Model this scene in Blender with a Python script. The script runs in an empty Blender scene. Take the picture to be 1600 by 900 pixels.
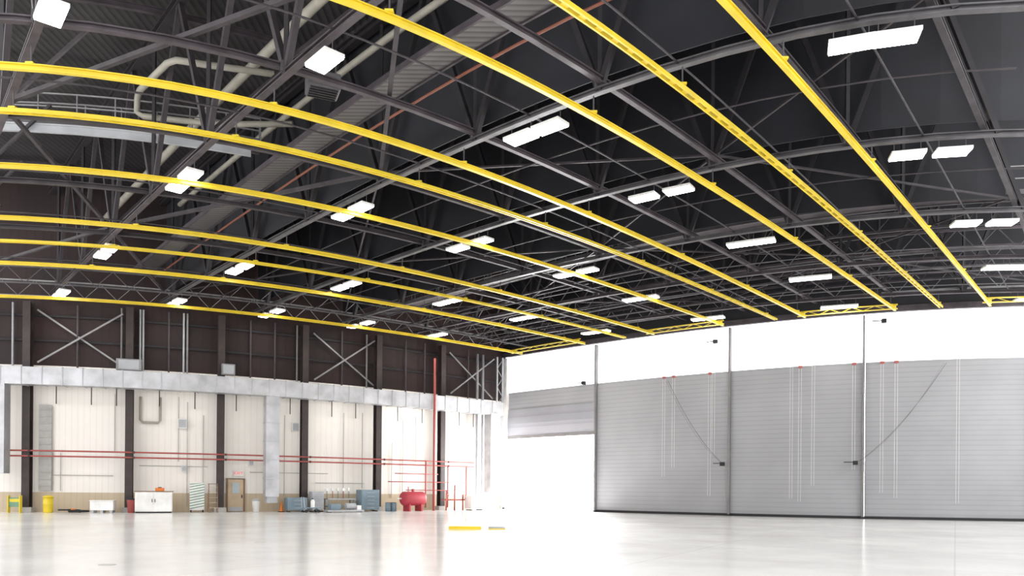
import bpy, math, random
from mathutils import Vector, Matrix
random.seed(4)
sc=bpy.context.scene
COL=sc.collection
try: sc.view_settings.view_transform='Standard'
except Exception: pass

# ---------------------------------------------------------------- plan
# Hangar bay grid: u runs toward the door wall (44.4), v toward the back wall (46),
# heights are metres.  The bays are bowed in plan (the long members are gently curved).
def B(u,v,h=0.0):
    r=math.hypot(u,v); t=math.atan2(u,v)-0.7792
    return Vector((r*t,r,h))
UD=44.4; VB=46.0

# ---------------------------------------------------------------- materials
def nodes(m):
    m.use_nodes=True; nt=m.node_tree; return nt,nt.nodes['Principled BSDF']
def mat(name,col,rough=.6,metal=0.,var=.12,scale=1.5,bump=0.,emit=None,es=0.,ior=None):
    m=bpy.data.materials.new(name); nt,b=nodes(m)
    b.inputs['Roughness'].default_value=rough; b.inputs['Metallic'].default_value=metal
    tc=nt.nodes.new('ShaderNodeTexCoord'); nz=nt.nodes.new('ShaderNodeTexNoise')
    nz.inputs['Scale'].default_value=scale; nz.inputs['Detail'].default_value=4
    nt.links.new(tc.outputs['Object'],nz.inputs['Vector'])
    cr=nt.nodes.new('ShaderNodeValToRGB')
    cr.color_ramp.elements[0].position=.3; cr.color_ramp.elements[1].position=.7
    cr.color_ramp.elements[0].color=(*[c*(1-var) for c in col],1)
    cr.color_ramp.elements[1].color=(*[min(1,c*(1+var)) for c in col],1)
    nt.links.new(nz.outputs['Fac'],cr.inputs['Fac']); nt.links.new(cr.outputs['Color'],b.inputs['Base Color'])
    if bump:
        bp=nt.nodes.new('ShaderNodeBump'); bp.inputs['Strength'].default_value=bump
        nt.links.new(nz.outputs['Fac'],bp.inputs['Height']); nt.links.new(bp.outputs['Normal'],b.inputs['Normal'])
    if emit:
        b.inputs['Emission Color'].default_value=(*emit,1); b.inputs['Emission Strength'].default_value=es
    return m
def ribbed(name,c1,c2,axis,freq,rough=.6,metal=0.,width=.5,emit=0.,noise=.0,bump=.4):
    m=bpy.data.materials.new(name); nt,b=nodes(m)
    g=nt.nodes.new('ShaderNodeNewGeometry'); sp=nt.nodes.new('ShaderNodeSeparateXYZ')
    nt.links.new(g.outputs['Position'],sp.inputs[0])
    mu=nt.nodes.new('ShaderNodeMath'); mu.operation='MULTIPLY'; mu.inputs[1].default_value=freq
    nt.links.new(sp.outputs[axis],mu.inputs[0])
    fr=nt.nodes.new('ShaderNodeMath'); fr.operation='FRACT'; nt.links.new(mu.outputs[0],fr.inputs[0])
    cr=nt.nodes.new('ShaderNodeValToRGB'); e=cr.color_ramp.elements
    e[0].position=0; e[0].color=(*c2,1); e[1].position=width; e[1].color=(*c1,1)
    x=e.new(.97); x.color=(*c1,1); x=e.new(1.0); x.color=(*c2,1)
    nt.links.new(fr.outputs[0],cr.inputs[0])
    nz=nt.nodes.new('ShaderNodeTexNoise'); nz.inputs['Scale'].default_value=.35; nz.inputs['Detail'].default_value=6
    nt.links.new(g.outputs['Position'],nz.inputs['Vector'])
    mr=nt.nodes.new('ShaderNodeMapRange'); mr.inputs['From Min'].default_value=.3; mr.inputs['From Max'].default_value=.7
    mr.inputs['To Min'].default_value=1-noise; mr.inputs['To Max'].default_value=1.0
    nt.links.new(nz.outputs['Fac'],mr.inputs['Value'])
    mx=nt.nodes.new('ShaderNodeVectorMath'); mx.operation='SCALE'
    nt.links.new(cr.outputs['Color'],mx.inputs[0]); nt.links.new(mr.outputs[0],mx.inputs['Scale'])
    nt.links.new(mx.outputs[0],b.inputs['Base Color'])
    bp=nt.nodes.new('ShaderNodeBump'); bp.inputs['Strength'].default_value=bump; bp.inputs['Distance'].default_value=.05
    nt.links.new(fr.outputs[0],bp.inputs['Height']); nt.links.new(bp.outputs['Normal'],b.inputs['Normal'])
    b.inputs['Roughness'].default_value=rough; b.inputs['Metallic'].default_value=metal
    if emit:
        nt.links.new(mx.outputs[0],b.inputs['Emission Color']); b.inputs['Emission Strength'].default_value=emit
    return m

YEL=mat('yellow_paint',(.74,.555,.03),.38,0,.10)
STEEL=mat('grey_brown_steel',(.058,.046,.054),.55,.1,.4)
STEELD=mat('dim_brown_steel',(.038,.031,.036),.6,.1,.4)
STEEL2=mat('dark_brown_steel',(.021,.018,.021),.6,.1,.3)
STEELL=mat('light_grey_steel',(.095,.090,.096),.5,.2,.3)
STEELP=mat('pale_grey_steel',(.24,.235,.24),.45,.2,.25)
COLB=mat('dark_column_paint',(.034,.022,.020),.55,0,.35)
SHEET=mat('charcoal_sheet',(.0115,.0122,.0170),.65,0,.45,.35)
MAROON=ribbed('maroon_siding',(.030,.0105,.0100),(.021,.008,.008),0,2.2,.7,0,.4,0,.6)
CREAM=ribbed('cream_siding',(.90,.855,.80),(.83,.785,.73),0,3.0,.6,0,.25,0,.10,.15)
TAN=ribbed('tan_siding',(.60,.49,.35),(.54,.44,.31),0,3.0,.6,0,.25,0,.15,.2)
DECK=ribbed('roof_deck_corrugated',(.07,.066,.068),(.02,.02,.022),0,3.2,.5,.2,.6,0,.5)
WALK=ribbed('galvanised_corrugated',(.19,.18,.18),(.07,.068,.066),1,4.0,.45,.3,.6,0,.4)
FAB=ribbed('grey_door_fabric',(.365,.365,.38),(.315,.315,.33),2,3.4,.55,0,.35,0,.12,.3)
FAB2=ribbed('grey_bunched_fabric',(.35,.35,.38),(.30,.30,.33),2,1.2,.55,0,.35,0,.10,.3)
GLOW=ribbed('emissive_white_fabric',(.95,.96,1.),(.93,.94,.98),2,.6,.6,0,.4,2.2,.03,.1)  # emission put into the fabric stands in for daylight behind it
DUCT=mat('galvanised_duct',(.44,.44,.46),.38,.35,.22,1.1)
WHITE=mat('white_paint',(.82,.81,.79),.5)
LGREY=mat('light_grey_paint',(.40,.41,.43),.5)
POSTM=mat('door_post_paint',(.20,.19,.19),.5)
CREAMP=mat('cream_pipe_paint',(.34,.32,.27),.5,0,.15)
RED=mat('red_pipe_paint',(.36,.075,.065),.5)
RUST=mat('rust_orange_paint',(.22,.07,.04),.6)
REDT=mat('red_tank_paint',(.40,.035,.055),.5)
BLUEG=mat('blue_grey_paint',(.18,.25,.30),.5)
BLACK=mat('black_rubber',(.015,.015,.017),.7)
ORANGE=mat('orange_plastic',(.75,.20,.03),.5)
BROWN=mat('brown_wood',(.22,.13,.08),.7)
TANP=mat('tan_paint',(.50,.38,.25),.5)
GREEN=mat('green_paint',(.16,.30,.20),.5)
GLASS=mat('door_window_glass',(.35,.40,.42),.15)
CONC=mat('concrete_grey',(.42,.41,.39),.8)
LAMP=mat('lamp_diffuser',(.95,.95,.95),.4,emit=(1,.99,.96),es=24)
EXITM=mat('exit_red_letters',(.75,.03,.02),.4,emit=(1,.05,.03),es=.3)

def floor_mat():
    m=bpy.data.materials.new('polished_epoxy_floor'); nt,b=nodes(m)
    g=nt.nodes.new('ShaderNodeNewGeometry')
    mp=nt.nodes.new('ShaderNodeMapping'); mp.inputs['Rotation'].default_value=(0,0,math.radians(30)); nt.links.new(g.outputs['Position'],mp.inputs[0])
    nz=nt.nodes.new('ShaderNodeTexNoise'); nz.inputs['Scale'].default_value=.25; nz.inputs['Detail'].default_value=8; nz.inputs['Roughness'].default_value=.65
    nt.links.new(mp.outputs[0],nz.inputs['Vector'])
    cr=nt.nodes.new('ShaderNodeValToRGB'); cr.color_ramp.elements[0].position=.3; cr.color_ramp.elements[1].position=.7
    cr.color_ramp.elements[0].color=(.74,.725,.70,1); cr.color_ramp.elements[1].color=(.81,.80,.785,1)
    nt.links.new(nz.outputs['Fac'],cr.inputs[0])
    br=nt.nodes.new('ShaderNodeTexBrick'); br.inputs['Scale'].default_value=1.0; br.offset=0
    br.inputs['Brick Width'].default_value=6.1; br.inputs['Row Height'].default_value=6.1; br.inputs['Mortar Size'].default_value=.02
    br.inputs['Color1'].default_value=(1,1,1,1); br.inputs['Color2'].default_value=(1,1,1,1); br.inputs['Mortar'].default_value=(.85,.84,.82,1)
    nt.links.new(mp.outputs[0],br.inputs['Vector'])
    mx=nt.nodes.new('ShaderNodeMix'); mx.data_type='RGBA'; mx.blend_type='MULTIPLY'; mx.inputs[0].default_value=1
    nt.links.new(cr.outputs[0],mx.inputs[6]); nt.links.new(br.outputs['Color'],mx.inputs[7])
    nt.links.new(mx.outputs[2],b.inputs['Base Color'])
    rr=nt.nodes.new('ShaderNodeMapRange'); rr.inputs['To Min'].default_value=.10; rr.inputs['To Max'].default_value=.26
    nt.links.new(nz.outputs['Fac'],rr.inputs[0]); nt.links.new(rr.outputs[0],b.inputs['Roughness'])
    b.inputs['Specular IOR Level'].default_value=.5
    return m
FLOOR=floor_mat()

# ---------------------------------------------------------------- geometry helper
class G:
    def __init__(s): s.v=[]; s.f=[]
    def box(s,cx,cy,cz,sx,sy,sz,rz=0):
        n=len(s.v); c,k=math.cos(rz),math.sin(rz)
        for z in(-.5,.5):
            for x,y in((-.5,-.5),(.5,-.5),(.5,.5),(-.5,.5)):
                X=x*sx;Y=y*sy
                s.v.append(Vector((cx+X*c-Y*k,cy+X*k+Y*c,cz+z*sz)))
        s.f+=[(n,n+3,n+2,n+1),(n+4,n+5,n+6,n+7),(n,n+1,n+5,n+4),(n+1,n+2,n+6,n+5),(n+2,n+3,n+7,n+6),(n+3,n,n+4,n+7)]
        return s
    def sweep(s,pts,prof):
        pts=[Vector(p) for p in pts]; n0=len(s.v); k=len(prof); side=None
        for i,p in enumerate(pts):
            a=pts[max(0,i-1)]; b=pts[min(len(pts)-1,i+1)]; t=(b-a).normalized()
            if side is None:
                side=t.cross(Vector((0,0,1)))
                if side.length<.05: side=Vector((1,0,0))
            side=(side-t*side.dot(t)).normalized(); up=side.cross(t)
            for (x,y) in prof: s.v.append(p+side*x+up*y)
        for i in range(len(pts)-1):
            for j in range(k):
                a=n0+i*k+j; b=n0+i*k+(j+1)%k
                s.f.append((a,b,b+k,a+k))
        s.f.append(tuple(n0+j for j in reversed(range(k))))
        s.f.append(tuple(n0+(len(pts)-1)*k+j for j in range(k)))
        return s
    def cyl(s,p,q,r,n=12): return s.sweep([p,q],circ(r,n))
    def lathe(s,prof,cx=0,cy=0,n=20):
        n0=len(s.v)
        for (r,z) in prof:
            for j in range(n):
                a=2*math.pi*j/n; s.v.append(Vector((cx+r*math.cos(a),cy+r*math.sin(a),z)))
        for i in range(len(prof)-1):
            for j in range(n):
                a=n0+i*n+j; b=n0+i*n+(j+1)%n
                s.f.append((a,b,b+n,a+n))
        s.f.append(tuple(n0+j for j in reversed(range(n)))); s.f.append(tuple(n0+(len(prof)-1)*n+j for j in range(n)))
        return s
    def obj(s,name,m,parent=None,origin=None,local=False,bevel=0,smooth=False):
        if origin is None:
            if local: origin=Vector((0,0,0))
            else:
                origin=Vector((sum(p.x for p in s.v)/len(s.v),sum(p.y for p in s.v)/len(s.v),min(p.z for p in s.v)))
        me=bpy.data.meshes.new(name); me.from_pydata([tuple(p-origin) for p in s.v],[],s.f); me.update()
        o=bpy.data.objects.new(name,me); COL.objects.link(o); me.materials.append(m)
        if smooth:
            for p in me.polygons: p.use_smooth=len(p.vertices)==4
        if parent is not None:
            o.parent=parent; o.location=origin if local else origin-parent.location
        else: o.location=origin
        if bevel:
            b=o.modifiers.new('bevel','BEVEL'); b.width=bevel; b.segments=2; b.limit_method='ANGLE'
        return o
def circ(r,n=10): return [(r*math.cos(2*math.pi*i/n),r*math.sin(2*math.pi*i/n)) for i in range(n)]
def rect(w,h,x=0,y=0): return [(x-w/2,y-h/2),(x+w/2,y-h/2),(x+w/2,y+h/2),(x-w/2,y+h/2)]
def ibeam(w,h,t=.03):
    a=w/2;b=h/2;c=t/2
    return [(-a,-b),(a,-b),(a,-b+t),(c,-b+t),(c,b-t),(a,b-t),(a,b),(-a,b),(-a,b-t),(-c,b-t),(-c,-b+t),(-a,-b+t)]
def P(p,q,step=2.0):
    n=max(1,int(math.ceil(max(abs(q[0]-p[0]),abs(q[1]-p[1]))/step)))
    return [B(p[0]+(q[0]-p[0])*i/n,p[1]+(q[1]-p[1])*i/n,p[2]+(q[2]-p[2])*i/n) for i in range(n+1)]
def empty(name,loc,rz=0,label=None,cat=None,group=None):
    o=bpy.data.objects.new(name,None); o.empty_display_size=.3; COL.objects.link(o); o.location=loc; o.rotation_euler=(0,0,rz)
    tag(o,label,cat,group); return o
def tag(o,label=None,cat=None,group=None,kind=None):
    if label: o["label"]=label
    if cat: o["category"]=cat
    if group: o["group"]=group
    if kind: o["kind"]=kind
    return o
def copytree(src,loc,rz):
    o=src.copy(); COL.objects.link(o); o.location=loc; o.rotation_euler=(0,0,rz)
    for c in src.children:
        k=c.copy(); COL.objects.link(k); k.parent=o
    return o
def structure(g,name,m): return tag(g.obj(name,m),kind="structure")

# ---------------------------------------------------------------- shell
g=G(); g.v=[Vector(p) for p in((-70,-6,0),(80,-6,0),(80,110,0),(-70,110,0))]; g.f=[(0,1,2,3)]
structure(g,'floor',FLOOR)
back=lambda u0,u1,off=0: P((u0,VB-off,0),(u1,VB-off,0),1.2)
structure(G().sweep(back(-3,UD+.2),[(-.25,1.2),(0,1.2),(0,8.9),(-.25,8.9)]),'wall_back',CREAM)
structure(G().sweep(back(-3,UD+.2),[(-.25,0),(.03,0),(.03,1.2),(-.25,1.2)]),'baseboard_back',TAN)
structure(G().sweep(back(-3,UD+.2),[(-.25,8.9),(0,8.9),(0,20.2),(-.25,20.2)]),'wall_back_upper',MAROON)
door=lambda v0,v1,off=0: P((UD-off,v0,0),(UD-off,v1,0),1.0)
structure(G().sweep(door(46,1.5),[(-.3,12.7),(0,12.7),(0,20.2),(-.3,20.2)]),'wall_door_side_upper',SHEET)
structure(G().sweep(door(46,1.5),[(-.1,12.5),(.3,12.5),(.3,12.85),(-.1,12.85)]),'trim_door_header',STEEL)
g=G(); nu,nv=30,30
for j in range(nv+1):
    for i in range(nu+1): g.v.append(B(0.01+45.2*i/nu,46.3*j/nv,20.2))
for j in range(nv):
    for i in range(nu):
        a=j*(nu+1)+i; g.f.append((a,a+nu+1,a+nu+2,a+1))
structure(g,'ceiling',DECK)

# ---------------------------------------------------------------- door posts, fabric doors
POSTS=[45.6,36.0,24.7,15.4,5.0]
for i,v in enumerate(POSTS):
    p=B(UD-.15,v,0); q=B(UD-.15,v-.5,0); a=math.atan2(q.y-p.y,q.x-p.x)
    e=empty('door_post',p,a,'tall slim grey steel guide post between fabric doors' if i else 'wide pale corner guide post beside open doorway','post','hangar door guide posts')
    G().box(0,0,6.2,.13 if i else .5,.35,12.4).obj('post_body',POSTM if i else WHITE,e,local=True,bevel=.01)
    G().box(0,0,.06,.3,.45,.12).obj('base_plate',BLACK,e,local=True)
door_bays=[(45.4,36.04,5.75),(35.96,24.74,.12),(24.66,15.44,.12),(15.36,5.04,.12),(4.96,2.0,.12)]
for k,(a,b,zb) in enumerate(door_bays):
    pts=door(a,b)
    o=pts[len(pts)//2]
    e=empty('fabric_door',Vector((o.x,o.y,0)),0,
      'raised grey fabric hangar door, half open to daylight' if k==0 else 'closed ribbed grey fabric hangar door with glowing top band','hangar door','fabric hangar doors')
    G().sweep(pts,[(-.06,9.55),(.02,9.55),(.02,12.5),(-.06,12.5)]).obj('emissive_panel',GLOW,e)
    G().sweep(pts,[(-.06,zb),(.06,zb),(.06,9.55),(-.06,9.55)]).obj('fabric_curtain',FAB,e)
    if k==0:
        G().sweep(pts,[(-.12,zb),(.16,zb),(.16,zb+.24),(-.12,zb+.24)]).obj('bottom_bar',POSTM,e)
        G().sweep(pts,[(-.10,zb+.24),(.13,zb+.24),(.20,zb+1.2),(.10,zb+2.4),(-.10,zb+2.4)]).obj('bunched_fabric',FAB2,e)
    else:
        G().sweep(pts,[(-.14,0),(.16,0),(.16,.16),(-.14,.16)]).obj('bottom_seal',BLACK,e)
for (v,h) in((36.9,9.6),(25.6,11.5),(14.0,11.9),(25.0,3.4),(15.75,3.4)):
    p=B(UD-.55,v,h); t=B(UD-.55,v-.5,h); a=math.atan2(t.y-p.y,t.x-p.x)
    e=empty('door_winch',p,a,'small black motor box on a bracket beside guide post','winch','door winches')
    G().box(0,0,.0,.28,.26,.24).obj('motor_box',BLACK,e,local=True,bevel=.02)
    G().box(-.35,.1,.05,.6,.05,.05).obj('bracket',BLACK,e,local=True)
for v,h0,red in((29.9,2.6,1),(29.1,3.2,1),(26.2,1.3,1),(25.9,4.,0),(20.2,1.2,0),(19.6,1.0,1),(18.7,2,0),(16.0,3,1),(14.2,1.6,1),(13.3,1.3,1),(9.5,1.0,0)):
    p=B(UD-.22,v,0)
    e=empty('pull_cord',Vector((p.x,p.y,h0)),0,'thin white pull cord hanging down grey fabric door','cord','door pull cords')
    n=6
    for d in(-.08,.08): G().sweep([Vector((p.x+d,p.y,9.5-(9.5-h0)*i/n)) for i in range(n+1)],circ(.008,6)).obj('cord',WHITE,e)
    if red: G().box(p.x,p.y,9.47,.2,.16,.15).obj('pulley_head',RED,e)
for (va,ha,vb,hb) in((29.5,9.2,25.2,3.5),(10.2,9.3,15.6,3.5)):
    for s in(0,.5):
        g=G(); pts=[]
        for i in range(17):
            t=i/16; v=va+(vb-va)*t; h=ha+(hb-ha)*t-(1.1+s*.6)*4*t*(1-t)*.5
            pts.append(B(UD-.3,v+s*.3*(1-t),h))
        g.sweep(pts,circ(.010,6)); o=g.obj('slack_cable',POSTM if s else COLB)
        tag(o,'slack thin control cable looping across grey fabric door','cable','slack door cables')

# ---------------------------------------------------------------- crane rails
RV=[(8.9,7.5,0),(11.8,10.4,1),(14.8,13.2,0),(19.8,19.0,0),(22.2,21.0,1),(26.0,24.8,0),(31.0,30.3,0),(34.0,32.8,1),(37.3,36.5,0),(43.9,43.0,0)]
HR=12.45
TR=[3.2,10.1,17.1,23.5,30.1,36.3,42.6]
tu=lambda u0,v: u0-.065*(v-16)
for (v0,v1,dbl) in RV:
    f=lambda u:v0+(v1-v0)*u/43.5
    pts=P((-1.5 if v0>17 else 1,f(0),HR),(43.5,v1,HR),1.2)
    e=empty('crane_rail',pts[len(pts)//2],0,'long yellow double-channel crane rail with spacer plates' if dbl else 'long bright yellow steel overhead crane rail','crane rail','overhead crane rails')
    if not dbl:
        G().sweep(pts,ibeam(.13,.165,.03)).obj('rail_beam',YEL,e)
    else:
        for s in(-1,1):
            G().sweep(pts,rect(.05,.11,.078*s,0)).obj('rail_channel',YEL,e)
        g=G()
        for i in range(len(pts)-1):
            for t in(0,.5):
                c=pts[i].lerp(pts[i+1],t); d=(pts[i+1]-pts[i]).normalized()
                g.box(c.x,c.y,c.z,.22,.17,.05,math.atan2(d.y,d.x))
        tag(g.obj('spacer_plates',YEL,e),kind="stuff")
    for u0 in TR:
        u=tu(u0,v0)
        if u<0: continue
        v=f(u); c=B(u,v,0)
        G().cyl(Vector((c.x,c.y,HR+.08)),Vector((c.x,c.y,HR+.58)),.022,6).obj('hanger_rod',STEELL,e)
        G().box(c.x,c.y,HR+.10,.2,.2,.05).obj('clamp',YEL,e)
for (va,vb,u) in((43.0,36.5,42.6),(30.3,24.8,43.0),(19.0,13.2,43.0),(7.5,2.5,42.6)):
    pts=P((u,va+.3,HR+.02),(u,vb-.3,HR+.02),.8)
    e=empty('crane_bridge',pts[len(pts)//2],0,'yellow latticed crane bridge spanning two rails near doors','crane','crane bridges')
    G().sweep(pts,rect(.10,.06,0,.15)).obj('bridge_top',YEL,e); G().sweep(pts,rect(.10,.05,0,-.10)).obj('bridge_bottom',YEL,e)
    g=G()
    g.sweep([p+Vector((0,0,.14 if i%2 else -.10)) for i,p in enumerate(pts)],circ(.02,6))
    g.obj('bridge_lattice',YEL,e)
    for v in(va,vb):
        c=B(u,v,HR); G().box(c.x,c.y,c.z+.02,.3,.26,.22).obj('end_truck',YEL,e,bevel=.03)

# ---------------------------------------------------------------- trusses
HB=13.15; HT=19.4
for k,u0 in enumerate(TR):
    e=empty('roof_truss',B(u0,16,HB),0,'deep grey steel roof truss with diagonal webs','roof truss','roof trusses')
    bot=P((tu(u0,2),2,HB),(tu(u0,45.8),45.8,HB),2)
    top=[p+Vector((0,0,HT-HB)) for p in bot]
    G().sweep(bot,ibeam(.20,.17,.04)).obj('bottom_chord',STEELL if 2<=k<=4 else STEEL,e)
    G().sweep(top,ibeam(.30,.34,.05)).obj('top_chord',STEEL2,e)
    vs=[4,9,14,19,24,29,34,39,44]
    for i in range(len(vs)-1):
        va,vb=vs[i],vs[i+1]; vm=(va+vb)/2
        for (x,y) in(((va,HB),(vm,HT)),((vm,HT),(vb,HB))):
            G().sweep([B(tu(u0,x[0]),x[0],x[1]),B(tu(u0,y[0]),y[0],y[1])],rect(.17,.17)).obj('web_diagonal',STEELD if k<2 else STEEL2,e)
        G().sweep([B(tu(u0,vb),vb,HB),B(tu(u0,vb),vb,HT)],rect(.12,.12)).obj('web_post',STEEL2,e)
        c=B(tu(u0,vb),vb,HB); G().box(c.x,c.y,HB+.2,.30,.05,.30,.5).obj('gusset_plate',STEELL,e)
for u0 in(17.1,23.5,30.1):
    pts=P((tu(u0,2)+.4,2,0),(tu(u0,45.8)+.4,45.8,0),2)
    o=G().sweep(pts,[(-.04,13.75),(0,13.75),(0,20.1),(-.04,20.1)]).obj('draft_curtain',SHEET)
    tag(o,'charcoal smoke curtain sheet hanging between roof trusses','draft curtain','roof draft curtains')
for j,v in enumerate((4.6,8.9,13.9,19.0,24.0,29.2,34.5,40.0)):
    pts=P((0.5,v+.3,13.4),(44.0,v-.5,13.4),2)
    e=empty('roof_girder',pts[0],0,'dark mauve-grey steel girder crossing under trusses','girder','roof girders')
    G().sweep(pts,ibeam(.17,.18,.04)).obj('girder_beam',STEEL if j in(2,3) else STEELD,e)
    for u0 in TR[:2]:
        u=tu(u0,v); G().sweep([B(u,v,13.5),B(u+2.8,v,16.3)],rect(.10,.10)).obj('knee_brace',STEELD,e)
for v in(8,13,18,23,28,33,38,43):
    o=G().sweep(P((1,v,19.8),(44,v,19.8),2),ibeam(.16,.25,.03)).obj('roof_purlin',STEEL); tag(o,'dark steel purlin beneath corrugated roof deck','purlin','roof purlins')
vs=[4.6,13.9,24.0,34.5,45]
for k in range(6):
    for i in range(len(vs)-1):
        for s in(0,1):
            if (k+i+s)%2: continue
            a=B(tu(TR[k],vs[i]),vs[i],13.6); b=B(tu(TR[k+1],vs[i+1]),vs[i+1],13.6)
            if s: a=B(tu(TR[k+1],vs[i]),vs[i],13.6); b=B(tu(TR[k],vs[i+1]),vs[i+1],13.6)
            r=.13 if k<2 else .07
            o=G().sweep([a,a.lerp(b,.5),b],rect(r,r)).obj('wind_brace',STEELD); tag(o,'slender dark diagonal wind brace between trusses','brace','roof wind braces')
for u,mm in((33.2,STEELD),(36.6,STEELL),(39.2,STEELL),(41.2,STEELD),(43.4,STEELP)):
    pts=P((u,3,13.45),(u,45,13.45),1.0)
    e=empty('lattice_joist',pts[0],0,'open-web grey steel joist running above door track','joist','lattice joists')
    G().sweep(pts,rect(.10,.10)).obj('bottom_chord',mm,e); G().sweep([p+Vector((0,0,1.0)) for p in pts],rect(.12,.12)).obj('top_chord',STEEL,e)
    G().sweep([p+Vector((0,0,1.0 if i%2 else 0)) for i,p in enumerate(pts)],circ(.03,5)).obj('lattice_web',mm,e)
for v,mm in((41.8,STEELL),(44.6,STEELP)):
    pts=P((0,v,12.75),(43,v,12.75),1.0)
    e=empty('lattice_girder',pts[0],0,'open-web steel girder running along back wall roof line','girder','lattice girders')
    G().sweep(pts,rect(.08,.08)).obj('bottom_chord',mm,e); G().sweep([p+Vector((0,0,.9)) for p in pts],rect(.08,.08)).obj('top_chord',mm,e)
    G().sweep([p+Vector((0,0,.9 if i%2 else 0)) for i,p in enumerate(pts)],circ(.028,5)).obj('lattice_web',mm,e)
for (u,h) in((20.5,13.55),(27.0,13.5),(34.8,13.2),(38.,13.0),(40.3,12.95)):
    o=G().sweep(P((tu(u,3),3,h),(tu(u,45.2),45.2,h),2),circ(.03,6)).obj('conduit_pipe',STEELD if u<30 else STEELL); tag(o,'thin grey conduit running along roof structure','conduit','roof conduits')
for (v,h) in((28.0,13.2),(38.4,13.1),(11.4,13.2),(6.4,13.2),(16.6,13.2),(21.6,13.15),(32.2,13.15)):
    o=G().sweep(P((1,v,h),(44,v,h),2),circ(.03,6)).obj('conduit_pipe',STEELD); tag(o,'thin conduit crossing roof toward doors','conduit','roof conduits')
o=G().sweep(P((16.0,4,14.4),(14.4,45.2,14.4),2),circ(.045,6)).obj('rust_pipe',RUST); tag(o,'rusty orange sprinkler pipe beside roof walkway','pipe')

def catwalk(p,q,w,m,rail=True,lab='',sm=None):
    sm=sm or STEELL
    pts=P(p,q,1.5)
    e=empty('catwalk',pts[0],0,lab,'catwalk','roof catwalks')
    G().sweep(pts,rect(w,.08)).obj('walkway_deck',m,e)
    for s in(-1,1):
        G().sweep(pts,rect(.07,.20,s*w/2,0)).obj('stringer',sm,e)
        if rail:
            for z in(.55,1.05): G().sweep([x+Vector((0,0,z)) for x in pts],rect(.05,.05,s*w/2,0)).obj('handrail',STEELP,e)
    if rail:
        g=G()
        for i,x in enumerate(pts):
            t=(pts[min(i+1,len(pts)-1)]-pts[max(0,i-1)]).normalized(); sd=t.cross(Vector((0,0,1)))
            for s in(-1,1): g.cyl(x+sd*s*w/2,x+sd*s*w/2+Vector((0,0,1.05)),.025,5)
        tag(g.obj('railing_posts',STEELP,e),kind="stuff")
catwalk((15.2,5,14.75),(13.6,45.4,14.75),.95,WALK,False,'corrugated galvanised service walkway slung under roof',STEEL)
catwalk((0.5,30.4,15.9),(14.0,29.2,15.9),.8,STEELL,True,'light grey service catwalk with pipe handrails')
catwalk((31.6,4,14.0),(31.3,45,14.0),.8,STEEL,True,'grey service catwalk with handrails high above doors')
o=G().sweep(P((0.8,29.6,15.45),(13.4,28.8,15.45),2),ibeam(.12,.34,.06)).obj('catwalk_girder',LGREY); tag(o,'pale painted deep girder under service catwalk','girder')
p=B(12.2,20.9,14.3); e=empty('unit_heater',p,.4,'grey louvred unit heater slung beneath roof walkway','heater')
G().box(0,0,0,1.0,.8,.5).obj('heater_body',STEELL,e,local=True,bevel=.03)
for i in range(5): G().box(0,-.3+i*.15,-.27,.85,.03,.06).obj('louvre',STEEL2,e,local=True)
for x in(-.4,.4): G().cyl((x,0,.25),(x,0,1.2),.02,6).obj('hanger_rod',STEELL,e,local=True)

def pipe(name,pts,r,m,lab,cat='pipe',group=None):
    o=G().sweep(pts,circ(r,10)).obj(name,m,smooth=True); tag(o,lab,cat,group); return o
pipe('roof_pipe',P((13.1,14,17.6),(11.2,45,17.6),2),.17,CREAMP,'thick cream painted pipe beneath roof deck','pipe','cream roof pipes')
pipe('roof_pipe',P((15.6,16,17.2),(14.3,40,17.2),2),.12,CREAMP,'thick cream painted pipe beneath roof deck','pipe','cream roof pipes')
pp=[(13,25.9,17.2),(10.3,26.4,17.2),(9.3,26.5,17.2),(9.05,26.8,17.2),(8.65,29.0,17.2),(8.65,29.3,17.05),(8.65,29.35,16.5),(8.9,29.3,16.35),(11.75,28.8,16.3),(14.6,27.4,16.3)]
pipe('roof_pipe',[B(*p) for p in pp],.12,CREAMP,'cream painted pipe with elbows beneath roof deck','pipe','cream roof pipes')

# ---------------------------------------------------------------- high bay lights
def high_bay(w,l,lab,cat,grp,name):
    e=empty(name,(0,0,0))
    G().box(0,0,.045,w+.04,l+.05,.09).obj('housing',WHITE,e,local=True,bevel=.01)
    G().box(0,0,-.015,w,l,.03).obj('lamp_diffuser',LAMP,e,local=True)
    for y in(-.4,.4): G().cyl((0,y,.09),(0,y,.42),.012,5).obj('hanger_rod',STEELL,e,local=True)
    return tag(e,lab,cat,grp)
proto=high_bay(.54,1.0,'bright rectangular high bay light hanging from truss','light fixture','high bay lights','high_bay_light'); first=True
HL=12.6
plan={0:[(17.6,1)],1:[(17.1,1),(26.,2),(35,2),(43.4,2)],2:[(6.0,2),(16.4,2),(25.8,2),(35.3,2),(43.4,2)],
 3:[(6.2,3),(16.1,3),(26.,3),(35.4,2),(43.4,3)],4:[(5.6,3),(15.8,2),(25.4,3),(34.7,2),(43.2,3)],
 5:[(5.6,2),(15.6,2),(25.8,2),(34.5,2),(43,2)],6:[(4.9,2),(16.4,2),(25.1,2),(33.8,2)]}
for k,Lp in plan.items():
    for (v,n) in Lp:
        for d in ([0] if n==1 else [-.57,.57] if n==2 else [-.74,.74]):
            vv=v+d; u=tu(TR[k],vv); p=B(u,vv,HL); q=B(tu(TR[k],vv+.4),vv+.4,HL)
            a=math.atan2(q.y-p.y,q.x-p.x)-math.pi/2
            if first: proto.location=p; proto.rotation_euler=(0,0,a); first=False
            else: copytree(proto,p,a)

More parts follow.
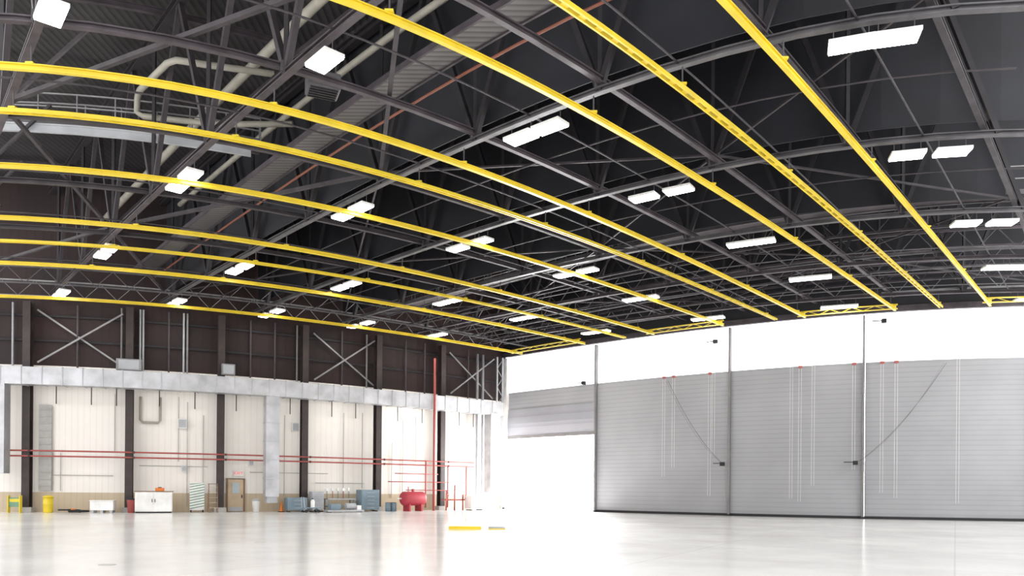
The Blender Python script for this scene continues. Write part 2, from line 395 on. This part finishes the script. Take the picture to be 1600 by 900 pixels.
# ---------------------------------------------------------------- back wall fittings
def station(u,off,h=0):
    p=B(u*(VB-off)/VB,VB-off,h); a=B(u-.4,VB-off,0); b=B(u+.4,VB-off,0)
    return p,math.atan2(b.y-a.y,b.x-a.x)
CU=[0.7,6.84,13.25,19.4,25.6,31.7,37.7]
for i,u in enumerate(CU):
    p,a=station(u,.52)
    e=empty('steel_column',p,a,'dark brown steel column against cream hangar wall','column','back wall columns')
    G().sweep([Vector((0,0,0)),Vector((0,0,12.6))],ibeam(.42,.5,.07)).obj('column_shaft',COLB,e,local=True)
    G().box(0,0,.15,.72,.56,.3).obj('column_base',CONC,e,local=True,bevel=.02)
    G().box(0,-.23,5.6,.22,.03,.42).obj('number_plate',WHITE,e,local=True)
for (ua,ub) in((6.84,13.25),(25.6,31.7),(37.7,43.4)):
    for s in(0,1):
        ha,hb=(9.0,12.2) if s else (12.2,9.0)
        o=G().sweep([B(ua+.5,VB-.32-.15*s,ha),B(ub-.6,VB-.32-.15*s,hb)],rect(.06,.10)).obj('cross_brace',STEELP); tag(o,'pale grey diagonal cross brace on upper wall','brace','upper wall cross braces')
for u,m in((12.7,POSTM),(13.9,LGREY),(14.1,LGREY),(15.8,STEEL),(16.8,LGREY),(17.05,STEELP),(36.,STEEL),(5.9,LGREY),(30.7,POSTM),(25.0,POSTM),(21.5,STEEL),(23.3,STEEL),(28.6,STEEL),(9.9,STEEL),(34.2,STEEL),(40.4,STEEL)):
    p,a=station(u,.25)
    o=G().cyl(Vector((p.x,p.y,8.8)),Vector((p.x,p.y,12.6)),.06,8).obj('riser_pipe',m); tag(o,'slim vertical riser pipe on upper wall','pipe','upper wall riser pipes')
for h in(11.9,10.4):
    o=G().sweep(P((-2,VB-.1,h),(UD-.5,VB-.1,h),1.5),ibeam(.10,.12,.03)).obj('steel_girt',STEEL2); tag(o,'horizontal steel girt along upper back wall','girt','upper wall girts')
for (u,h,w) in((13.2,9.3,1.4),(19.9,9.4,.8)):
    p,a=station(u,1.0,h-.6); e=empty('electrical_box',p,a,'grey junction box standing above silver duct','electrical box')
    G().box(0,0,.3,w,.36,.7).obj('box_body',STEELP,e,local=True,bevel=.02); G().box(0,-.19,.3,w*.8,.02,.55).obj('box_cover',LGREY,e,local=True)
e=empty('air_duct',B(20,VB-1.1,8),0,'long silver galvanised rectangular air duct with seams','air duct')
pts=P((-2,VB-1.3,8.03),(42.7,VB-1.3,8.03),1.23)
G().sweep(pts,rect(.9,1.02)).obj('duct_run',DUCT,e)
for i,p in enumerate(pts[1:-1]):
    t=(pts[i+2]-pts[i]).normalized()
    G().sweep([p-t*.025,p+t*.025],rect(.96,1.08)).obj('duct_flange',LGREY,e)
p,a=station(43.0,1.4); G().box(p.x,p.y,4.5,.8,.8,6.3,a).obj('duct_drop',DUCT,e)
p,a=station(23.1,1.3)
G().box(p.x,p.y,4.3,.85,.7,6.6,a).obj('duct_drop',DUCT,e)
G().box(p.x,p.y,.85,.65,.6,.5,a).obj('duct_outlet',LGREY,e)
for z in(2.2,3.4,4.6,5.8,7.0): G().box(p.x,p.y,z,.90,.75,.05,a).obj('duct_flange',LGREY,e)
p,a=station(5.1,1.4); G().box(p.x,p.y,5.0,.9,.7,5.4,a).obj('duct_drop',DUCT,e)
for i,u in enumerate([8.6,10.8,12.4,15.2,17.6,20.5,24.5,27.8,29.8,33.5,35.8,39.5,41.0]):
    p,a=station(u,.1); q,_=station(u,1.6)
    g=G(); g.sweep([Vector((p.x,p.y,6.6)),Vector(((p.x+q.x)/2,(p.y+q.y)/2,7.0)),Vector((q.x,q.y,7.42)),Vector((p.x,p.y,7.44))],rect(.06,.06))
    o=g.obj('duct_bracket',COLB); tag(o,'dark angled bracket supporting silver duct','bracket','duct brackets')
for h in(3.68,3.36):
    e=empty('fire_main_pipe',B(20,VB-.9,h),0,'long dull red fire main pipe along cream wall','pipe','red fire mains')
    G().sweep(P((3.,VB-.9,h),(40.3,VB-.9,h),1.5),circ(.05,8)).obj('pipe_run',RED,e,smooth=True)
    for u in CU[1:7]:
        c=B(u,VB-.9,h); G().box(c.x,c.y,h,.12,.14,.14).obj('pipe_clamp',COLB,e)
for (u,h0,h1,off,r) in((37.0,.0,11.2,1.98,.09),(36.2,.2,3.7,1.1,.05),(38.4,.2,3.4,1.1,.05),(40.3,.8,3.4,.9,.05)):
    p,a=station(u,off)
    pipe('red_riser_pipe',[Vector((p.x,p.y,h0)),Vector((p.x,p.y,(h0+h1)/2)),Vector((p.x,p.y,h1))],r,RED,'vertical red fire riser pipe','pipe','red riser pipes')
for (ua,ub,h) in((31.9,39.5,2.1),(33.5,38.2,1.5),(32.5,36.5,2.7)):
    pipe('red_branch_pipe',P((ua,VB-1.1,h),(ub,VB-1.1,h),1),.035,RED,'horizontal red branch pipe along wall','pipe','red branch pipes')
for (u,h0,h1) in((8.9,1.3,3.6),(8.4,1.3,3.6),(16.5,3.2,7.3),(17.1,.3,7.),(12.3,3.7,7.3),(18.2,1.2,6.2),(24.1,1.,6.5),(28.8,.9,6.9),(30.4,1.6,7),(34.0,1.0,6.8),(35.2,3.6,7),(33.,.9,5.)):
    p,a=station(u,.08)
    o=G().cyl(Vector((p.x,p.y,h0)),Vector((p.x,p.y,h1)),.025,6).obj('conduit_riser',CONC); tag(o,'thin pale conduit on cream wall siding','conduit','wall conduits')
pts=[B(13.9,VB-.2,7.2),B(13.9,VB-.2,5.75),B(14.05,VB-.2,5.6),B(15.05,VB-.2,5.6),B(15.2,VB-.2,5.75),B(15.2,VB-.2,7.2)]
pipe('looped_pipe',pts,.08,CREAMP,'u-shaped cream pipe loop high on wall','pipe')
for (u,h,w,hh) in((16.75,5.3,.55,.6),(24.9,5.4,.45,.6),(21.6,3.,.3,.35),(16.9,2.55,.3,.4)):
    p,a=station(u,.25,h)
    e=empty('electrical_box',p,a,'small pale electrical box mounted on cream wall','electrical box','wall electrical boxes')
    G().box(0,0,hh/2,w,.25,hh).obj('box_body',WHITE,e,local=True,bevel=.02); G().box(0,-.13,hh/2,w*.85,.02,hh*.85).obj('box_cover',LGREY,e,local=True)
p,a=station(7.95,.15,1.3)
e=empty('louvre_panel',p,a,'tall grey stepped louvre panel on cream wall','louvre')
G().box(0,0,2.6,.7,.08,5.2).obj('panel_body',CONC,e,local=True)
for i in range(12): G().box(0,-.06,.3+i*.42,.65,.06,.06).obj('louvre_slat',CONC,e,local=True)
for (ua,ub,h) in((8.4,12.2,2.25),(21.5,27.5,2.6),(26.5,30.5,1.95),(13.9,18.5,2.9)):
    o=G().sweep(P((ua,VB-.06,h),(ub,VB-.06,h),1),circ(.025,6)).obj('conduit_run',CONC); tag(o,'thin horizontal conduit on cream wall','conduit','wall conduits')

# exit door
p,a=station(20.5,.06)
e=empty('door_1',p,a); e["kind"]="structure"
g=G(); g.sweep([Vector((-.53,-.04,0)),Vector((-.53,-.04,2.16)),Vector((.53,-.04,2.16)),Vector((.53,-.04,0))],rect(.1,.16)); g.obj('door_frame',BROWN,e,local=True)
G().box(0,-.05,1.06,.96,.06,2.08).obj('door_leaf',TANP,e,local=True,bevel=.008)
G().box(.0,-.09,1.55,.45,.02,.7).obj('door_window',GLASS,e,local=True)
G().box(.38,-.12,1.0,.06,.1,.2).obj('door_handle',BLACK,e,local=True,bevel=.01)
G().box(0,-.10,.18,.8,.02,.26).obj('kick_plate',LGREY,e,local=True)
p,a=station(20.7,.12,2.35)
e=empty('exit_sign',p,a,'white exit sign with red letters above door','exit sign')
G().box(0,0,.16,.62,.1,.32).obj('sign_housing',WHITE,e,local=True,bevel=.01)
cu=bpy.data.curves.new('t','FONT'); cu.body='EXIT'; cu.size=.27; cu.align_x='CENTER'; cu.align_y='CENTER'; cu.extrude=.006
to=bpy.data.objects.new('t',cu); COL.objects.link(to); bpy.context.view_layer.update()
me=bpy.data.meshes.new_from_object(to.evaluated_get(bpy.context.evaluated_depsgraph_get())); bpy.data.objects.remove(to)
me.materials.clear(); me.materials.append(EXITM)
o=bpy.data.objects.new('exit_lettering',me); COL.objects.link(o); o.parent=e; o.location=(0,-.06,.16); o.rotation_euler=(math.pi/2,0,0)

# ---------------------------------------------------------------- floor equipment
def item(name,u,off,label,cat,group=None):
    p,a=station(u,off); return empty(name,p,a,label,cat,group)
L=dict(local=True)
e=item('caution_sign',6.1,1.4,'yellow caution floor sign standing by dark column','sign')
for x in(-.32,.32): G().box(x,0,.5,.05,.3,1.).obj('leg',YEL,e,**L)
G().box(0,-.03,.62,.6,.04,.55).obj('sign_panel',GREEN,e,**L)
G().box(0,-.055,.72,.5,.02,.18).obj('sign_band',YEL,e,**L)
e=item('yellow_drum',8.15,1.2,'bright yellow plastic drum with lid beside wall','drum')
G().lathe([(.23,0),(.26,.05),(.27,.5),(.28,.52),(.27,.54),(.27,.9)]).obj('drum_body',YEL,e,smooth=True,**L); G().lathe([(.29,.9),(.29,.97),(.1,1.03)]).obj('drum_lid',YEL,e,smooth=True,**L)
e=item('hose_coil',9.6,1.3,'black hose coiled loosely on the floor','hose')
pts=[]
for i in range(80):
    t=i*math.pi/10; pts.append(Vector(((.42+.08*math.sin(i*.37))*math.cos(t)+.5*math.sin(i*.05),.3*math.sin(t),.045+.0018*i)))
G().sweep(pts,circ(.045,6)).obj('hose_loops',BLACK,e,smooth=True,**L); G().cyl(pts[-1],pts[-1]+Vector((.25,.05,0)),.06,8).obj('hose_nozzle',ORANGE,e,**L)
e=item('white_crate',11.6,1.3,'white plastic pallet crate on short feet','crate')
G().box(0,0,.43,1.25,.9,.55).obj('crate_body',WHITE,e,bevel=.03,**L)
for x in(-.5,0,.5):
    for y in(-.35,.35): G().box(x,y,.08,.15,.15,.16).obj('foot',LGREY,e,**L)
G().box(0,0,.73,1.3,.95,.05).obj('crate_lid',WHITE,e,**L)
e=item('storage_cabinet',14.9,1.4,'long white storage cabinet with clutter on top','cabinet')
G().box(0,0,.68,2.05,.9,1.2).obj('body',WHITE,e,bevel=.02,**L); G().box(0,0,.05,1.95,.8,.1).obj('plinth',BLACK,e,**L)
for x in(-.5,.5): G().box(x,-.46,.68,.96,.03,1.1).obj('door',WHITE,e,bevel=.01,**L)
for x in(-.08,.08): G().box(x,-.49,.75,.03,.04,.2).obj('handle',BLACK,e,**L)
G().box(0,0,1.30,2.15,.95,.05).obj('cabinet_top',BROWN,e,**L)
p=e.location
o=empty('tool_case',p+Vector((.3,.1,1.325)),e.rotation_euler[2],'small orange tool case resting on white cabinet','tool case')
G().box(0,0,.1,.5,.3,.2).obj('case_body',ORANGE,o,bevel=.03,**L); G().box(0,0,.22,.2,.04,.05).obj('case_handle',BLACK,o,**L)
e=item('waste_bin',13.4,1.5,'small dark red bin next to white cabinet','bin')
G().lathe([(.18,0),(.24,.75),(.26,.78)]).obj('bin_body',RED,e,smooth=True,**L); G().lathe([(.26,.78),(.2,.86),(.05,.9)]).obj('bin_lid',BLACK,e,smooth=True,**L)
e=item('barrier_board',17.8,.8,'upright white board with green diagonal stripes','barrier board')
G().box(0,0,1.0,.85,.05,1.75).obj('board',WHITE,e,**L)
g=G()
for i in range(10):
    z=.2+i*.17; n=len(g.v)
    for (x,zz) in((-.42,z),(.42,min(1.86,z+.18)),(.42,min(1.87,z+.24)),(-.42,min(1.86,z+.06))): g.v.append(Vector((x,-.035,zz)))
    g.f.append((n,n+1,n+2,n+3))
tag(g.obj('diagonal_stripes',GREEN,e,**L),kind='stuff')
for x in(-.35,.35): G().box(x,.1,.08,.06,.6,.16).obj('foot',BLACK,e,**L)
e=item('step_ladder',18.9,1.3,'brown folding step ladder standing open','ladder')
for x in(-.25,.25):
    G().sweep([Vector((x,-.35,0)),Vector((x,0,1.8))],rect(.05,.07)).obj('side_rail',BROWN,e,**L); G().sweep([Vector((x,.35,0)),Vector((x,0,1.75))],rect(.04,.06)).obj('back_leg',BROWN,e,**L)
for i in range(5): G().box(0,-.35+.07+.065*i,.3+.32*i,.5,.12,.03).obj('ladder_step',TANP,e,**L)
G().box(0,0,1.8,.56,.2,.04).obj('top_cap',BROWN,e,**L)
e=item('traffic_cone',23.9,1.1,'orange traffic cone on square black base','traffic cone')
G().lathe([(.15,.04),(.13,.1),(.04,.62),(.03,.66)]).obj('cone_body',ORANGE,e,smooth=True,**L); G().box(0,0,.02,.38,.38,.04).obj('cone_base',BLACK,e,**L)
G().lathe([(.112,.2),(.087,.34)]).obj('cone_stripe',WHITE,e,**L)
e=item('trash_bin',22.0,1.0,'white round trash bin beside duct drop','bin')
G().lathe([(.2,0),(.25,.7),(.27,.72)]).obj('bin_body',WHITE,e,smooth=True,**L); G().lathe([(.27,.72),(.27,.78),(.1,.88)]).obj('bin_lid',LGREY,e,smooth=True,**L)
def cabinet(u,off,w,h,d,m,label):
    e=item('tool_cabinet',u,off,label,'cabinet','tool cabinets')
    G().box(0,0,h/2+.06,w,d,h-.12).obj('body',m,e,bevel=.015,**L)
    n=max(2,int(h/.3))
    for i in range(n):
        z=.12+(h-.2)*(i+.5)/n
        G().box(0,-d/2-.01,z,w*.92,.03,(h-.25)/n*.86).obj('drawer',m,e,bevel=.008,**L)
        G().box(0,-d/2-.045,z+.02,w*.4,.03,.03).obj('handle',LGREY,e,**L)
    for x in(-1,1): G().box(x*w*.4,0,.03,.1,d*.8,.06).obj('foot',BLACK,e,**L)
cabinet(25.0,1.35,1.3,.95,.8,BLUEG,'low blue-grey metal drawer cabinet by cream wall')
cabinet(26.6,1.35,.8,1.35,.7,LGREY,'pale grey metal drawer cabinet by dark column')
cabinet(30.9,1.35,1.4,1.5,.8,BLUEG,'tall blue-grey metal drawer cabinet by dark column')
e=item('workbench',28.5,1.2,'grey workbench with upright posts and gauges','workbench')
G().box(0,0,.85,2.0,.8,.08).obj('bench_top',LGREY,e,**L); G().box(0,0,.35,1.9,.7,.06).obj('bench_shelf',BLUEG,e,**L)
for x in(-.92,.92):
    for y in(-.33,.33): G().box(x,y,.42,.07,.07,.84).obj('leg',BLUEG,e,**L)
for i in range(5):
    x=-.8+i*.4
    G().cyl((x,.25,.89),(x,.25,1.5),.025,6).obj('gauge_post',RED if i%2 else BLUEG,e,**L); G().cyl((x,.2,1.5),(x,.3,1.5),.11,12).obj('gauge_dial',WHITE,e,**L)
e=item('equipment_skid',28.9,2.6,'low grey equipment skid with pumps and boxes','equipment')
G().box(0,0,.1,2.6,.7,.12).obj('skid_base',LGREY,e,**L); G().box(-.7,0,.35,.7,.5,.4).obj('pump_box',BLUEG,e,bevel=.03,**L); G().cyl((.1,0,.4),(.8,0,.4),.2,14).obj('pump_motor',LGREY,e,**L); G().box(1.,0,.3,.3,.4,.3).obj('control_box',WHITE,e,**L)
for x in(-1.1,1.1): G().box(x,0,.02,.15,.6,.04).obj('skid_foot',BLACK,e,**L)
e=item('hand_cart',26.2,2.6,'grey push cart with looped handle near cabinets','cart')
G().box(0,0,.3,1.1,.6,.06).obj('cart_deck',BLUEG,e,**L)
G().sweep([Vector((-.52,-.25,.3)),Vector((-.58,-.25,1.0)),Vector((-.58,.25,1.0)),Vector((-.52,.25,.3))],circ(.02,6)).obj('cart_handle',LGREY,e,**L)
for x in(-.4,.4):
    for y in(-.25,.25): G().cyl((x,y-.02,.1),(x,y+.02,.1),.1,12).obj('wheel',BLACK,e,**L)
for x in(-.4,.4): G().box(x,0,.2,.05,.5,.16).obj('axle_bracket',LGREY,e,**L)
o=empty('gas_canister',e.location+Vector((0.1,0,.33)),0,'small white canister standing on push cart','canister')
G().lathe([(.12,0),(.13,.02),(.13,.42),(.05,.52)]).obj('canister_body',WHITE,o,smooth=True,**L); G().lathe([(.04,.52),(.04,.6)]).obj('canister_valve',BLACK,o,**L)
e=item('red_tank',35.0,2.4,'horizontal red steel tank on saddle legs','tank')
g=G(); r=.50; pr=[]
for i in range(7): a=math.pi/2*i/6; pr.append((-.75-.25*math.cos(a),r*math.sin(a)+.001))
pr=pr+[(-p[0],p[1]) for p in reversed(pr)]
n=24
for (x,rr) in pr:
    for j in range(n):
        t=2*math.pi*j/n; g.v.append(Vector((x,rr*math.cos(t),.90+rr*math.sin(t))))
for i in range(len(pr)-1):
    for j in range(n):
        a=i*n+j;b=i*n+(j+1)%n; g.f.append((a,a+n,b+n,b))
g.obj('tank_shell',REDT,e,smooth=True,**L)
for x in(-.5,.5): G().box(x,0,.25,.12,.8,.50).obj('saddle_leg',REDT,e,**L)
G().cyl((0,0,1.35),(0,0,1.58),.11,12).obj('manhole_neck',REDT,e,**L); G().cyl((-.4,0,1.35),(-.4,0,1.75),.04,8).obj('vent_pipe',RED,e,**L)
G().cyl((-.98,0,.9),(-1.3,0,.9),.05,8).obj('outlet_pipe',WHITE,e,**L)
e=item('valve_station',38.9,1.9,'red valve manifold stand with pipes and hand wheels','valve')
G().cyl((-1.,0,.8),(1.2,0,.8),.06,8).obj('header_pipe',RED,e,smooth=True,**L)
for (x,z) in((-.6,1.5),(.2,1.9),(1.,1.2)): G().cyl((x,0,0),(x,0,z),.06,8).obj('riser_leg',RED,e,smooth=True,**L)
for (x,z) in((-.6,1.2),(.2,1.4),(1.,1.0)):
    g=G(); g.sweep([Vector((x+.16*math.cos(i*math.pi/6),-.14,z+.16*math.sin(i*math.pi/6))) for i in range(13)],circ(.02,5)); g.obj('hand_wheel',RED,e,**L)
    G().box(x,-.07,z,.04,.16,.04).obj('valve_stem',LGREY,e,**L)
for u in(32.7,33.2):
    e=item('blue_drum',u,2.0,'small dark blue steel drum by red tank','drum','blue drums')
    G().lathe([(.2,0),(.2,.2),(.21,.22),(.2,.24),(.2,.55),(.21,.57),(.2,.6)]).obj('drum_body',BLUEG,e,smooth=True,**L); G().lathe([(.19,.6),(.19,.62)]).obj('drum_lid',BLACK,e,**L)
cabinet(41.2,2.3,1.3,1.1,.8,WHITE,'white metal equipment cabinet near door corner')
p,a=station(43.9,.55)
e=empty('corner_mast',p,a,'tall pale latticed steel mast at hangar corner','mast')
for x in(-.3,.3): G().box(x,0,6.2,.10,.10,12.4).obj('mast_leg',LGREY,e,**L)
G().sweep([Vector((-.3 if i%2 else .3,0,.2+i*.75)) for i in range(17)],rect(.04,.04)).obj('mast_lacing',LGREY,e,**L)
for u in(41.4,42.0):
    p,a=station(u,.4); pipe('corner_riser',[Vector((p.x,p.y,0)),Vector((p.x,p.y,6)),Vector((p.x,p.y,12.4))],.10,LGREY,'pale vertical riser pipe at hangar corner','pipe','corner riser pipes')

for (u,v,w,m,lab) in((20.2,23.1,1.3,YEL,'low yellow metal ramp lying on open floor'),(21.3,22.4,.7,LGREY,'short pale ramp with yellow edge on open floor')):
    p=B(u,v,0); e=empty('floor_ramp',p,.05,lab,'ramp','floor ramps')
    G().sweep([Vector((-w/2,0,0)),Vector((w/2,0,0))],[(-.2,0.0),(.2,0.0),(.1,.12),(-.1,.12)]).obj('ramp_body',m,e,**L)
    G().box(0,-.22,.02,w,.04,.04).obj('ramp_edge',YEL,e,**L)
for (u,v) in((9.7,20),(3.9,15.1),(26,14.2)):
    p=B(u,v,0); e=empty('floor_drain',p,0,'small round drain cover set in floor','drain cover','floor drains')
    G().lathe([(.17,0.0),(.17,.008)]).obj('drain_ring',CONC,e,**L); G().lathe([(.13,.008),(.13,.012)]).obj('drain_grate',CONC,e,**L)

# ---------------------------------------------------------------- light
w=bpy.data.worlds.new('sky'); sc.world=w; w.use_nodes=True; nt=w.node_tree; bg=nt.nodes['Background']
tc=nt.nodes.new('ShaderNodeTexCoord'); vm=nt.nodes.new('ShaderNodeVectorMath'); vm.operation='DOT_PRODUCT'
d=Vector((.05,.98,.2)).normalized(); vm.inputs[1].default_value=d
nt.links.new(tc.outputs['Generated'],vm.inputs[0])
mr=nt.nodes.new('ShaderNodeMapRange'); mr.inputs['From Min'].default_value=.75; mr.inputs['From Max'].default_value=1; mr.inputs['To Min'].default_value=2.35; mr.inputs['To Max'].default_value=30
nt.links.new(vm.outputs['Value'],mr.inputs[0]); nt.links.new(mr.outputs[0],bg.inputs['Strength'])
bg.inputs[0].default_value=(.99,.99,1,1)
sun=bpy.data.lights.new('sun','SUN'); sun.energy=26; sun.angle=.22; so=bpy.data.objects.new('sun',sun); COL.objects.link(so)
so.rotation_euler=Vector((.03,.97,.17)).to_track_quat('Z','Y').to_euler()
# area lamp added at the open door bay to boost the daylight
al=bpy.data.lights.new('doorway_fill_lamp','AREA'); al.shape='RECTANGLE'; al.energy=4800; al.color=(1,.995,.985)
pa=B(UD+.5,45.2,0); pb=B(UD+.5,36.2,0); mid=(pa+pb)/2; al.size=(pb-pa).length; al.size_y=5.6
ao=bpy.data.objects.new('doorway_fill_lamp',al); COL.objects.link(ao); ao.location=(mid.x,mid.y,2.85)
x=(pb-pa).normalized(); inward=Vector((0,0,1)).cross(x)
if inward.y>0: inward=-inward
ao.rotation_euler=(-inward).to_track_quat('Z','Y').to_euler()

# ---------------------------------------------------------------- camera
cam=bpy.data.cameras.new('camera'); co=bpy.data.objects.new('camera',cam); COL.objects.link(co); sc.camera=co
cam.sensor_width=36; cam.lens=27; cam.shift_y=315/1600; cam.clip_end=500
co.matrix_world=Matrix.Translation((0,0,1.6))@Matrix.Rotation(math.radians(90),4,'X')@Matrix.Rotation(.0085,4,'Z')
